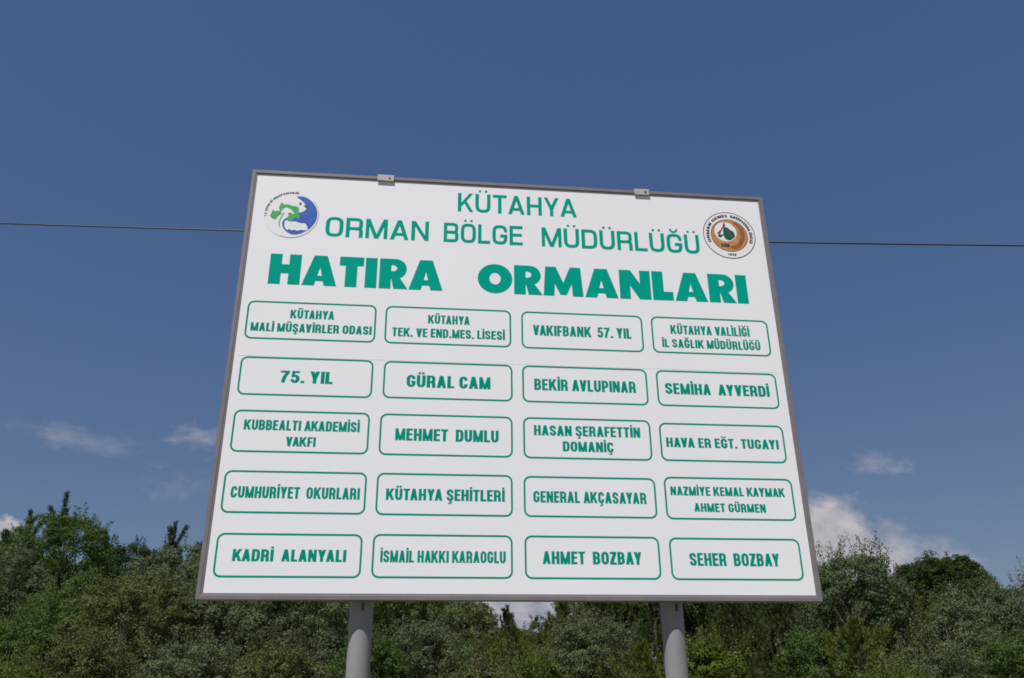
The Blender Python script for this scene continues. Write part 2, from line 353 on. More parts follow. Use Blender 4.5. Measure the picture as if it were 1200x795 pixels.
    if acc == 'u': Ls.append(stroke(bez((c_-.19, 1.27), (c_-.15, 1.04), (c_+.15, 1.04), (c_+.19, 1.27)), .10, .10))
    if acc == ',': Ls.append(stroke([(c_+.03, .02)]+bez((c_+.0, -.06), (c_+.20, -.05), (c_+.17, -.25), (c_-.14, -.21)), .085, .085))
    return Ls, wd
def text_layers(s, S):
    x = 0; out = []
    for i, ch in enumerate(s):
        if ch == ' ': x += S['space']-(S['gap'] if i else 0)+S['gap']; continue
        Ls, wd = glyph(ch, S)
        kern = 0
        if i and S['kind'] != 'heavy' and s[i-1]+ch in ('AV', 'VA', 'YA', 'AY', 'LV', 'TA', 'AT', 'LY', 'KA', 'AK'): kern = -.05
        x += kern
        out += [[[(px+x, py) for px, py in q] for q in lay] for lay in Ls]
        x += wd+S['gap']
    return out, x-S['gap']
def add_layers(bm, layers, fn, y0, step=.00005, cyc=12):
    """put 2-D layers on the board: fn maps (x, y) to board (u, v); -y faces the viewer"""
    for i, lay in enumerate(layers):
        y = y0-step*(i % cyc); cache = {}
        for q in lay:
            vs = []
            for p in q:
                uu, vv = fn(*p); key = (round(uu, 6), round(vv, 6))
                if key not in cache: cache[key] = bm.verts.new((uu, y, vv))
                if cache[key] not in vs: vs.append(cache[key])
            if len(vs) < 3: continue
            try: f = bm.faces.new(vs)
            except ValueError: continue
            f.normal_update()
            if f.normal.y > 0: f.normal_flip()
def add_text(bm, s, S, u0, v0, u1, v1, y0):
    Ls, wd = text_layers(s, S); sx = (u1-u0)/wd; sy = v1-v0
    add_layers(bm, Ls, lambda x, y: (u0+x*sx, v0+y*sy), y0)

# ------------------------------------------------------------------ the billboard
BC = (0.0406, 5.609, 2.2262); BH = 3.1335; BYAW = 0.11506; ZC = BC[2]+1.6
bill = empty('billboard', (BC[0], BC[1], 0), BYAW)
tag(bill, 'large white sign board with green lettering on two grey steel posts', 'billboard')
HW, HH = 2.0, BH/2; FR = .04; PY = .008
bm = bmesh.new(); box(bm, -HW+FR-.006, HW-FR+.006, PY, .034, ZC-HH+FR-.006, ZC+HH-FR+.006)
panel = obj('sign_panel', bm, M_WHITE, bill)
bm = bmesh.new()
for (u0, u1) in ((-1.95, -.006), (-.006, 1.95)): box(bm, u0+.006, u1-.006, PY-.0006, PY+.002, ZC+.0485, ZC+.0505)
obj('seam', bm, M_SEAM, panel)
def rail(pts2):                                      # mitred rail: outer and inner corner pairs
    bm = bmesh.new(); (o0, o1, i1, i0) = pts2
    prof = [(0.0, .066), (0.0, 0.003), (.06, 0.0), (.66, 0.0), (.72, .0035), (1.0, .0045), (1.0, .066)]
    A = [bm.verts.new((o0[0]+(i0[0]-o0[0])*f, y, o0[1]+(i0[1]-o0[1])*f)) for f, y in prof]
    B = [bm.verts.new((o1[0]+(i1[0]-o1[0])*f, y, o1[1]+(i1[1]-o1[1])*f)) for f, y in prof]
    n = len(prof)
    for i in range(n): bm.faces.new((A[i], A[(i+1) % n], B[(i+1) % n], B[i]))
    bm.faces.new(A); bm.faces.new(B[::-1]); bmesh.ops.recalc_face_normals(bm, faces=bm.faces[:])
    return bm
zt, zb = ZC+HH, ZC-HH
oc = [(-HW, zt), (HW, zt), (HW, zb), (-HW, zb)]; ic = [(-HW+FR, zt-FR), (HW-FR, zt-FR), (HW-FR, zb+FR), (-HW+FR, zb+FR)]
for i in range(4):
    j = (i+1) % 4; a0, a1 = np.array(oc[i]), np.array(oc[j]); b0, b1 = np.array(ic[i]), np.array(ic[j])
    e = (a1-a0)/np.linalg.norm(a1-a0)*.0006
    obj('frame_rail', rail((a0+e, a1-e, b1-e, b0+e)), M_FRAME, bill)
PR = .0735; PYC = .071+PR
for x in (-1.003, 1.014):
    bm = bmesh.new(); V, F = [], []
    tube_into(V, F, [(x, PYC, -.4), (x, PYC, 1.2), (x, PYC, 2.3), (x, PYC, zt-.02)], [PR]*4, 40)
    post = link_mesh('post', np_mesh('post', np.array(V), F, 4), M_POST, bill)
    for p in post.data.polygons: p.use_smooth = True
    bm = bmesh.new(); bmesh.ops.create_cone(bm, cap_ends=True, segments=40, radius1=PR+.002, radius2=PR-.01, depth=.02); bmesh.ops.translate(bm, vec=(x, PYC, zt-.009), verts=bm.verts)
    obj('cap', bm, M_POST, post)
    bm = bmesh.new(); box(bm, x-.055, x+.055, .0665, PYC-.01, zb+.002, zb+.035, .003)
    obj('mounting_plate', bm, M_RUST, bill)
    bm = bmesh.new(); box(bm, x-.006+.012, x+.006+.012, PYC-PR-.010, PYC-PR+.006, zb-.055, zb-.012, .002)
    obj('bolt', bm, M_CABLE, bill)
for x0, x1, tilt in ((-1.064, -.938, .004), (.945, 1.066, -.003)):
    bm = bmesh.new()
    box(bm, x0, x1, -.0075, -.0008, zt-.044, zt+.010, .002)                # front lip
    box(bm, x0+.0005, x1-.0005, -.0012, .150, zt+.0015, zt+.0095, .002)   # strap over the top
    bmesh.ops.rotate(bm, cent=((x0+x1)/2, 0, zt), matrix=Matrix.Rotation(tilt*4, 3, 'Y'), verts=bm.verts)
    cl = obj('clamp', bm, M_CLAMP, bill)
    bm = bmesh.new(); bmesh.ops.create_cone(bm, cap_ends=True, segments=6, radius1=.008, radius2=.007, depth=.006)
    bmesh.ops.rotate(bm, cent=(0, 0, 0), matrix=Matrix.Rotation(R(90), 3, 'X'), verts=bm.verts); bmesh.ops.translate(bm, vec=(x0+(x1-x0)*.73, -.0095, zt-.016), verts=bm.verts)
    obj('bolt', bm, M_RUST, cl)

TY = PY-.0006                                        # face of the vinyl
HEADS = [("KÜTAHYA", WIDE, -.446, 1.291, .476, 1.458), ("ORMAN", WIDE, -1.422, 1.019, -.660, 1.187), ("BÖLGE", WIDE, -.548, 1.019, .050, 1.187), ("MÜDÜRLÜĞÜ", WIDE, .196, 1.019, 1.433, 1.187),
         ("HATIRA", HEAVY, -1.793, .608, -.546, .854), ("ORMANLARI", HEAVY, -.290, .605, 1.776, .848)]
for s, S, u0, v0, u1, v1 in HEADS:
    bm = bmesh.new(); add_text(bm, s, S, u0, ZC+v0, u1, ZC+v1, TY); obj('heading', bm, M_GREEN, panel)
BOXES = [(-1.910, .176, -1.011, .470), (-.948, .176, -.045, .470), (.029, .174, .929, .468), (.994, .175, 1.892, .468),
         (-1.910, -.237, -1.010, .044), (-.939, -.233, -.039, .043), (.029, -.234, .932, .043), (.998, -.234, 1.898, .040),
         (-1.910, -.634, -1.013, -.342), (-.945, -.635, -.042, -.343), (.030, -.637, .928, -.343), (.989, -.635, 1.895, -.358),
         (-1.920, -1.035, -1.009, -.756), (-.945, -1.036, -.046, -.755), (.027, -1.035, .931, -.758), (.991, -1.038, 1.904, -.745),
         (-1.917, -1.434, -1.013, -1.160), (-.949, -1.433, -.050, -1.156), (.027, -1.433, .926, -1.155), (.992, -1.434, 1.896, -1.158)]
LINES = [(0, 'KÜTAHYA', -1.611, .343, -1.306, .409), (0, 'MALİ MÜŞAVİRLER ODASI', -1.873, .237, -1.04, .302), (1, 'KÜTAHYA', -.644, .342, -.345, .409), (1, 'TEK. VE END.MES. LİSESİ', -.895, .234, -.092, .301),
         (4, '75. YIL', -1.634, -.141, -1.281, -.054), (5, 'GÜRAL CAM', -.778, -.146, -.195, -.057), (8, 'KUBBEALTI AKADEMİSİ', -1.837, -.48, -1.079, -.41), (8, 'VAKFI', -1.554, -.588, -1.362, -.523),
         (9, 'MEHMET  DUMLU', -.839, -.53, -.139, -.446), (2, 'VAKIFBANK  57. YIL', .113, .28, .84, .361), (3, 'KÜTAHYA VALİLİĞİ', 1.138, .331, 1.742, .402), (3, 'İL SAĞLIK MÜDÜRLÜĞÜ', 1.067, .222, 1.813, .289),
         (6, 'BEKİR AVLUPINAR', .114, -.141, .845, -.056), (7, 'SEMİHA  AYVERDİ', 1.059, -.141, 1.832, -.058), (10, 'HASAN ŞERAFETTİN', .105, -.472, .852, -.399), (10, 'DOMANİÇ', .302, -.582, .657, -.511),
         (11, 'HAVA ER EĞT. TUGAYI', 1.033, -.534, 1.846, -.465), (12, 'CUMHURİYET  OKURLARI', -1.868, -.936, -1.051, -.861), (13, 'KÜTAHYA ŞEHİTLERİ', -.881, -.935, -.101, -.859), (16, 'KADRİ  ALANYALI', -1.81, -1.334, -1.112, -1.26),
         (17, 'İSMAİL HAKKI KARAOGLU', -.897, -1.334, -.096, -1.26), (14, 'GENERAL AKÇASAYAR', .091, -.936, .862, -.86), (15, 'NAZMİYE KEMAL KAYMAK', 1.033, -.873, 1.841, -.812), (15, 'AHMET GÜRMEN', 1.189, -.983, 1.692, -.925),
         (18, 'AHMET  BOZBAY', .144, -1.337, .80, -1.256), (19, 'SEHER  BOZBAY', 1.123, -1.341, 1.74, -1.258)]
for i, (u0, v0, u1, v1) in enumerate(BOXES):
    bm = bmesh.new(); rr = .042; T_ = .0125
    a0, b0, a1, b1 = u0+T_/2, v0+T_/2+ZC, u1-T_/2, v1-T_/2+ZC
    p = corner((a0+rr, b1), (a0, b1), (a0, b1-rr))+corner((a0, b0+rr), (a0, b0), (a0+rr, b0))+corner((a1-rr, b0), (a1, b0), (a1, b0+rr))+corner((a1, b1-rr), (a1, b1), (a1-rr, b1))
    add_layers(bm, [stroke(p, T_, T_, True)], lambda x, y: (x, y), TY)
    for (k, s, x0, y0, x1, y1) in LINES:
        if k == i: add_text(bm, s, BOLD, x0, ZC+y0, x1, ZC+y1, TY)
    obj('name_box', bm, M_GREEN2, panel)

def disc(cu, cv, ru, rv, n=56): return [[[(cu+ru*math.cos(2*math.pi*k/n), cv+rv*math.sin(2*math.pi*k/n)) for k in range(n)]]]
def ring(cu, cv, ru, rv, wd, n=64):
    return [stroke([(cu+ru*math.cos(2*math.pi*k/n), cv+rv*math.sin(2*math.pi*k/n)) for k in range(n)], wd, wd, True)]
def arc_text(s, S, cu, cv, rad, h, a0, a1, inward=False):
    Ls, wd = text_layers(s, S); out = []
    for lay in Ls:
        out.append([[(cu+(rad+y*h)*math.cos(a0+(a1-a0)*x/wd), cv+(rad+y*h)*math.sin(a0+(a1-a0)*x/wd)) for x, y in q] for q in lay])
    return out
flat = lambda x, y: (x, ZC+y)
def part2d(name, layers, m, parent, y):
    bm = bmesh.new(); add_layers(bm, layers, flat, y); return obj(name, bm, m, parent)
def smooth_poly(pts, n=4):
    P = [np.array(p) for p in pts]; out = []; m = len(P)
    for i in range(m):
        p0, p1, p2, p3 = P[i-1], P[i], P[(i+1) % m], P[(i+2) % m]
        for k in range(n):
            t = k/n; out.append(tuple(.5*((2*p1)+(-p0+p2)*t+(2*p0-5*p1+4*p2-p3)*t*t+(-p0+3*p1-3*p2+p3)*t**3)))
    return out
BLUE = [(-1.6529, 1.3459), (-1.623, 1.3517), (-1.5864, 1.3447), (-1.5484, 1.3205), (-1.5146, 1.2795), (-1.4941, 1.2314), (-1.4904, 1.1858), (-1.4955, 1.1464), (-1.5141, 1.1065), (-1.5411, 1.0695), (-1.5742, 1.0439), (-1.6106, 1.0253), (-1.6426, 1.0196), (-1.6755, 1.0255), (-1.7044, 1.0443), (-1.7256, 1.0687), (-1.7365, 1.097), (-1.7378, 1.1227), (-1.7276, 1.1459), (-1.71, 1.1612), (-1.6893, 1.1741), (-1.6682, 1.1818), (-1.6531, 1.1957), (-1.6323, 1.2087), (-1.6108, 1.2126), (-1.5899, 1.2256), (-1.576, 1.2429), (-1.5645, 1.2501), (-1.5763, 1.2725), (-1.596, 1.2963), (-1.6201, 1.3193)]
SNOW = [(-1.7193, 1.1334), (-1.708, 1.1405), (-1.6907, 1.1299), (-1.6688, 1.1286), (-1.6472, 1.1311), (-1.6249, 1.1247), (-1.6025, 1.1188), (-1.5751, 1.1172), (-1.56, 1.1006), (-1.5499, 1.0645), (-1.5756, 1.0592), (-1.6029, 1.0615), (-1.624, 1.0539), (-1.6434, 1.0592), (-1.6675, 1.0559), (-1.6846, 1.0646), (-1.6974, 1.0562), (-1.7154, 1.0757), (-1.722, 1.1042)]
LEAFY = [(-1.8334, 1.1721), (-1.8246, 1.1921), (-1.817, 1.2251), (-1.8019, 1.2097), (-1.7862, 1.2172), (-1.7642, 1.2152), (-1.7749, 1.2407), (-1.769, 1.264), (-1.7579, 1.291), (-1.7396, 1.2724), (-1.7209, 1.2768), (-1.6984, 1.2716), (-1.6814, 1.2661), (-1.6591, 1.2622), (-1.6365, 1.2556), (-1.6266, 1.2366), (-1.6319, 1.2035), (-1.6187, 1.1782), (-1.6245, 1.1519), (-1.6396, 1.1672), (-1.6604, 1.1563), (-1.674, 1.1263), (-1.6918, 1.1415), (-1.7098, 1.1599), (-1.6954, 1.1802), (-1.7053, 1.1992), (-1.6869, 1.2068), (-1.6694, 1.1948), (-1.6591, 1.2019), (-1.6778, 1.2269), (-1.7014, 1.2452), (-1.7238, 1.2504), (-1.7441, 1.2328), (-1.7582, 1.2091), (-1.7488, 1.1966), (-1.7662, 1.1793), (-1.7808, 1.1622), (-1.7897, 1.1422), (-1.815, 1.1505)]
EYE = [(-1.6315, 1.2922), (-1.6211, 1.2994), (-1.612, 1.2901), (-1.6164, 1.2766), (-1.6274, 1.2773)]
BEAK = [(-1.5966, 1.2712), (-1.581, 1.2821), (-1.5654, 1.26), (-1.5612, 1.2438), (-1.5785, 1.2526)]
STALK = [(-1.7301, 1.2009), (-1.7436, 1.1709), (-1.7561, 1.1313), (-1.7576, 1.1022), (-1.7481, 1.077), (-1.7531, 1.0735), (-1.7651, 1.1017), (-1.7621, 1.1374), (-1.7496, 1.177), (-1.7358, 1.2039)]
em = part2d('emblem', disc(-1.677, 1.190, .200, .200), M_PAPER, bill, PY-.0010)
tag(em, 'round blue and green emblem at the upper left of the board')
part2d('blue_crescent', [[smooth_poly(BLUE)]], M_BLUE, em, PY-.0014)
part2d('white_ridge', [[smooth_poly(SNOW, 3)]], M_PAPER, em, PY-.0018)
part2d('leafy_branch', [[smooth_poly(LEAFY, 2)], [STALK]], M_LEAFG, em, PY-.0020)
part2d('eye_and_beak', [[EYE], [BEAK]], M_INK, em, PY-.0024)
n_ = 40; arc = [(-1.677+.196*math.cos(R(250+150*k/n_)), 1.190+.196*math.sin(R(250+150*k/n_))) for k in range(n_+1)]
part2d('rim', [stroke(arc, .005, .005)], M_PINK, em, PY-.0014)
part2d('lettering', arc_text('T.C. ÇEVRE VE ORMAN BAKANLIĞI', BOLD, -1.677, 1.190, .181, .017, R(188), R(79)), M_INK, em, PY-.0014)
LEAF_P = [(1.6468, 1.2643), (1.663, 1.2721), (1.686, 1.2597), (1.6994, 1.2433), (1.717, 1.2374), (1.7265, 1.2141), (1.7294, 1.187), (1.7085, 1.1655), (1.6826, 1.1519), (1.6589, 1.1574), (1.6428, 1.1754), (1.639, 1.1956), (1.6222, 1.1811), (1.6061, 1.1734), (1.5924, 1.1862), (1.6004, 1.2036), (1.6214, 1.2014), (1.6375, 1.2091), (1.6375, 1.2364)]
STEM_P = [(1.6453, 1.3054), (1.6581, 1.3096), (1.6611, 1.2822), (1.6472, 1.2677), (1.6256, 1.2391), (1.6172, 1.2182), (1.6065, 1.204), (1.5858, 1.2096), (1.5965, 1.2238), (1.6134, 1.2384), (1.6353, 1.2705)]
SWIRL = [(1.7295, 1.3172), (1.765, 1.3054), (1.7979, 1.2729), (1.8113, 1.2325), (1.8085, 1.1846), (1.7864, 1.1291), (1.7647, 1.101), (1.7378, 1.0794), (1.7012, 1.0775), (1.6853, 1.0967), (1.717, 1.1085), (1.7435, 1.1268), (1.766, 1.1619), (1.7763, 1.1964), (1.7752, 1.2373), (1.7617, 1.2777)]
em2 = part2d('emblem', disc(1.685, 1.200, .209, .207), M_PAPER, bill, PY-.0010)
tag(em2, 'round brown and white emblem at the upper right of the board')
part2d('rim', ring(1.685, 1.200, .2085, .2065, .0055), M_INK, em2, PY-.0014)
part2d('wood_disc', disc(1.685, 1.197, .147, .143), M_TAN, em2, PY-.0014)
part2d('wood_grain', [[smooth_poly(SWIRL, 3)], ring(1.685, 1.197, .147, .143, .006)[0]], M_BROWN, em2, PY-.0017)
part2d('inner_disc', disc(1.657, 1.228, .090, .088), M_PAPER, em2, PY-.0020)
part2d('leaf', [[smooth_poly(LEAF_P, 3)]], M_DKGREEN, em2, PY-.0023)
part2d('stalk', [[STEM_P], stroke([(1.665, 1.255), (1.69, 1.21), (1.712, 1.176)], .006, .006)], M_MAROON, em2, PY-.0026)
part2d('lettering', arc_text('ORMAN GENEL MÜDÜRLÜĞÜ', BOLD, 1.685, 1.200, .163, .023, R(204), R(-22)), M_INK, em2, PY-.0014)
for s, x0, y0, x1, y1, yy in (('OGM', 1.606, 1.092, 1.676, 1.124, PY-.0026), ('1839', 1.652, 1.016, 1.722, 1.036, PY-.0014)):
    bm = bmesh.new(); add_text(bm, s, BOLD, x0, ZC+y0, x1, ZC+y1, yy); obj('lettering', bm, M_INK, em2)

# ------------------------------------------------------------------ the overhead cable
V, F = [], []
def wire_z(x): return 9.270-.0378*x+.00070*x*x
tube_into(V, F, [(x, 13.0, wire_z(x)) for x in np.arange(-46, 46.1, 1.0)], [.013]*93, 8)
wire = link_mesh('overhead_cable', np_mesh('overhead_cable', np.array(V), F, 4), M_CABLE)
tag(wire, 'single dark overhead cable crossing the blue sky behind the white board', 'cable')

# ------------------------------------------------------------------ trees
def unit(v): return v/(np.linalg.norm(v, axis=-1, keepdims=True)+1e-9)
def leaf_mesh(name, P, A, B, ln, wd, tone, fold=.18):
    n = len(P); Nn = np.cross(A, B); ln = ln[:, None]; wd = wd[:, None]
    V = np.empty((n, 4, 3)); V[:, 0] = P-A*ln*.5; V[:, 1] = P+B*wd*.5+Nn*wd*fold+A*ln*.08; V[:, 2] = P+A*ln*.5; V[:, 3] = P-B*wd*.5+Nn*wd*fold+A*ln*.08
    me = np_mesh(name, V.reshape(-1, 3), np.arange(4*n), 4)
    a = me.attributes.new('tone', 'FLOAT', 'FACE'); a.data.foreach_set('value', np.asarray(tone, 'f'))
    return me
def rand_dirs(r, n): return unit(r.normal(size=(n, 3)))

def broadleaf(name, seed, base, H, Rc, zb, leaf, label, group, leaf_len=.075, clump=.24, nlobes=9, dens=1.0, sprays=30, spray_len=.4, trunk_r=.09, aspect=.58, dome=.85, cat='tree', nleaf=120):
    """a broadleaved tree: trunk with limbs, and a crown of lobes > clumps > leaves on the rounded clumps"""
    r = np.random.default_rng(seed); H0 = H-zb
    t = empty(name, tuple(base)); tag(t, label, cat, group)
    rt_ = min(Rc*.78, H0*.45)
    lob = [(np.array([0, 0, H-rt_*dome]), np.array([rt_, rt_, rt_*dome])), (np.array([0, 0, zb+H0*.42]), np.array([Rc*.74, Rc*.74, H0*.42]))]
    for i in range(nlobes):
        an = 2.4*i+r.uniform(-.5, .5); lv = ((i+r.random())/nlobes)**.8; sz = Rc*r.uniform(.30, .50)
        rad = Rc*r.uniform(.50, .70)*(1-.35*max(0, lv-.6)/.4); z = zb+sz*.7+(H0-sz*1.75)*lv
        lob.append((np.array([rad*math.cos(an), rad*math.sin(an), z]), np.array([sz, sz, sz*r.uniform(.75, 1.0)])))
    for i in range(3):
        sz = Rc*r.uniform(.22, .34); an = r.uniform(0, 6.28); q = Rc*r.uniform(.1, .5)
        lob.append((np.array([q*math.cos(an), q*math.sin(an), H-sz*r.uniform(.85, 1.5)-.12*q]), np.array([sz, sz, sz])))
    V, F = [], []; bend = r.normal(size=2)*.05*H
    tp = [np.array([bend[0]*f*f, bend[1]*f*f, f*(zb+H0*.55)]) for f in np.linspace(0, 1, 6)]; tp[0][2] = -.25
    tube_into(V, F, tp, [trunk_r*(1-.55*f) for f in np.linspace(0, 1, 6)], 9)
    for c, s in lob[2:]:
        st_ = tp[2+int(r.integers(0, 3))]; mid = (st_+c)/2+np.array([0, 0, -.1*Rc])
        tube_into(V, F, [st_, mid, c+np.array([0, 0, s[2]*.5])], [trunk_r*.42, trunk_r*.28, trunk_r*.09], 6)
    cp, cn, ct = [], [], []
    for li, (c, s) in enumerate(lob):
        area = 4*math.pi*((s[0]*s[1])**1.6/3+2*(s[0]*s[2])**1.6/3)**(1/1.6)
        n = int(area/(clump*clump*2.4)*dens)+4
        d = rand_dirs(r, n); p = c+d*s*(1+r.normal(size=n)[:, None]*.07)
        keep = np.ones(n, bool)
        for lj, (c2, s2) in enumerate(lob):
            if lj != li: keep &= np.sum(((p-c2)/s2)**2, 1) > .80
        keep &= (p[:, 2] > zb*.5) & ((d[:, 2] > -.5) | (r.random(n) < .3)) & ((d[:, 1] < .45) | (d[:, 2] > .55) | (r.random(n) < .45))
        cp.append(p[keep]); cn.append(unit(d/s)[keep]); ct.append(np.full(keep.sum(), r.uniform(-.10, .10)))
        m_ = max(6, n//4); di = rand_dirs(r, m_); cp.append(c+di*s*.68); cn.append(di); ct.append(np.full(m_, -.05))      # inner foliage
    cp = np.concatenate(cp); cn = np.concatenate(cn); ct = np.concatenate(ct)+r.normal(size=len(cp))*.13
    cr_ = clump*r.uniform(.6, 1.35, len(cp)); cn = unit(cn*.8+np.array([0, 0, .45])+r.normal(size=cn.shape)*.18)
    n = len(cp)*nleaf; CN = np.repeat(cn, nleaf, 0); d = rand_dirs(r, n); flip = np.sum(d*CN, 1) < -.25; d[flip] *= -1
    P = np.repeat(cp, nleaf, 0)+d*np.repeat(cr_, nleaf)[:, None]*(.55+.5*r.random(n)[:, None]**.7)*np.array([1, 1, .85]); NB = d; T = np.repeat(ct, nleaf)
    k = min(sprays, len(cp)); hi = np.argsort(-(cp[:, 2]+r.random(len(cp))*H0*.35))[:k]; sp, sn, stn = [], [], []
    tubes = []
    for i in hi:                                      # loose shoots that stand out of the outline
        dd = unit(cn[i]*.6+np.array([0, 0, .8])+r.normal(size=3)*.3); ln_ = spray_len*r.uniform(.4, 1.2); q0 = cp[i]+cn[i]*cr_[i]*.5
        tubes.append((q0, q0+dd*ln_))
        for f in np.linspace(.1, 1, 6): sp.append(q0+dd*ln_*f); sn.append(dd); stn.append(ct[i]+.05)
    for a_, b_ in tubes: tube_into(V, F, [a_, b_], [.007, .003], 4)
    if sp:
        ns = 6; sp = np.array(sp); sn = np.array(sn); P = np.concatenate([P, np.repeat(sp, ns, 0)+rand_dirs(r, len(sp)*ns)*.065]); NB = np.concatenate([NB, np.repeat(sn, ns, 0)*.4+rand_dirs(r, len(sp)*ns)]); T = np.concatenate([T, np.repeat(stn, ns)])
    tr = link_mesh('trunk', np_mesh('trunk', np.array(V), F, 4), M_BARK, t)
    for p in tr.data.polygons: p.use_smooth = True
    n = len(P); Nn = unit(NB+rand_dirs(r, n)*.62+np.array([0, 0, .12]))
    A = unit(np.cross(Nn, rand_dirs(r, n))); B = np.cross(Nn, A); ll = leaf_len*r.uniform(.65, 1.3, n)
    me = leaf_mesh('crown', P, A, B, ll, ll*aspect, np.clip(.5+T+r.normal(size=n)*.09, 0, 1))
    link_mesh('crown', me, LEAF[leaf], t)
    return t, n

def pine(name, seed, base, H, Rc, zb, leaf, label, group, needle=.11, whorl=.42, trunk_r=.08, candle=.55, dens=1.0, cone=.85, tufts_n=26):
    """a young pine: straight stem, whorls of rising branches, needle brushes, upright leaders"""
    r = np.random.default_rng(seed); t = empty(name, tuple(base)); tag(t, label, 'tree', group)
    V, F = [], []; lean = r.normal(size=2)*.025
    def ax(z): return np.array([lean[0]*z, lean[1]*z, z])
    zs = np.linspace(-.25, H, 12); tube_into(V, F, [ax(z) for z in zs], [max(.008, trunk_r*(1-.93*max(0, z)/H)) for z in zs], 8)
    bp, bd = [], []
    z = zb
    while z < H-.12:
        f = (z-zb)/(H-zb); L_ = Rc*(1-f)**cone*r.uniform(.8, 1.12)+.12
        nb = int(r.integers(5, 8)); a0 = r.uniform(0, 6.28)
        for i in range(nb):
            an = a0+6.283*i/nb+r.normal()*.2; Lb = L_*r.uniform(.65, 1.1); el0 = r.uniform(.05, .3)+.95*f*f
            d = np.array([math.cos(an), math.sin(an), 0.])
            pts = [ax(z)+d*Lb*s_*math.cos(el0)+np.array([0, 0, Lb*(s_*math.sin(el0)+.28*s_*s_)]) for s_ in np.linspace(0, 1, 5)]
            tube_into(V, F, pts, [max(.006, trunk_r*.25*(1-f))*(1-.7*s_) for s_ in np.linspace(0, 1, 5)], 5)
            nk = max(3, int(Lb/.085*dens))
            for s_ in np.linspace(.22, 1, nk):
                q = np.array([np.interp(s_, np.linspace(0, 1, 5), [p[j] for p in pts]) for j in range(3)])
                side = np.array([-d[1], d[0], 0])*r.uniform(-1, 1)*.34*Lb*(1-.55*s_)
                bp.append(q+side+np.array([0, 0, r.uniform(-.02, .10)])); bd.append(unit(d*.6+side*.6+np.array([0, 0, .7+.5*f])+r.normal(size=3)*.2))
            for s_ in (.2, .7, 1.2): bp.append(pts[-1]+np.array([0, 0, (.14+.12*f)*s_])); bd.append(np.array([d[0]*.15, d[1]*.15, 1.15]))
        z += whorl*(1-.45*f)*r.uniform(.85, 1.15)
    heads = [(ax(H-candle-.05), np.array([0, 0, 1.]), candle)]; hp, hd = [], []
    for i in range(6):
        an = 6.283*i/6+r.uniform(-.5, .5); q = r.uniform(.15, .55); heads.append((ax(H-candle*r.uniform(.85, 1.5)), unit(np.array([math.cos(an)*q, math.sin(an)*q, 1.])), candle*r.uniform(.45, .95)))
    for q0, dd, L_ in heads:
        tube_into(V, F, [q0, q0+dd*L_], [.012, .006], 4)
        for s_ in np.arange(.15, 1.0, .055/L_): hp.append(q0+dd*L_*s_); hd.append(dd)
    tr = link_mesh('trunk', np_mesh('trunk', np.array(V), F, 4), M_PBARK, t)
    bp = np.array(bp); bd = np.array(bd); k = tufts_n; keep = bp[:, 2] < H-candle*.75; bp, bd = bp[keep], bd[keep]
    kh = 26; HP = np.repeat(np.array(hp), kh, 0); HD = unit(np.repeat(np.array(hd), kh, 0)*1.0+rand_dirs(r, len(HP))*.75)   # needles along the leading shoots
    P0 = np.repeat(bp, k, 0); D = unit(np.repeat(bd, k, 0)+rand_dirs(r, len(P0))*.72); P0 = P0+np.repeat(bd, k, 0)*r.uniform(-.06, .06, len(P0))[:, None]
    P0 = np.concatenate([P0, HP]); D = np.concatenate([D, HD]); ln = needle*r.uniform(.7, 1.2, len(P0)); ln[-len(HP):] *= 1.55; A = D; B = unit(np.cross(A, rand_dirs(r, len(P0))))
    tone = np.concatenate([np.repeat(r.normal(size=len(bp))*.10, k), np.full(len(HP), -.15)])+.5+r.normal(size=len(P0))*.12
    me = leaf_mesh('crown', P0+A*ln[:, None]*.5, A, B, ln, np.full(len(P0), .016), np.clip(tone, 0, 1), .0)
    link_mesh('crown', me, LEAF[leaf], t)
    return t, len(P0)

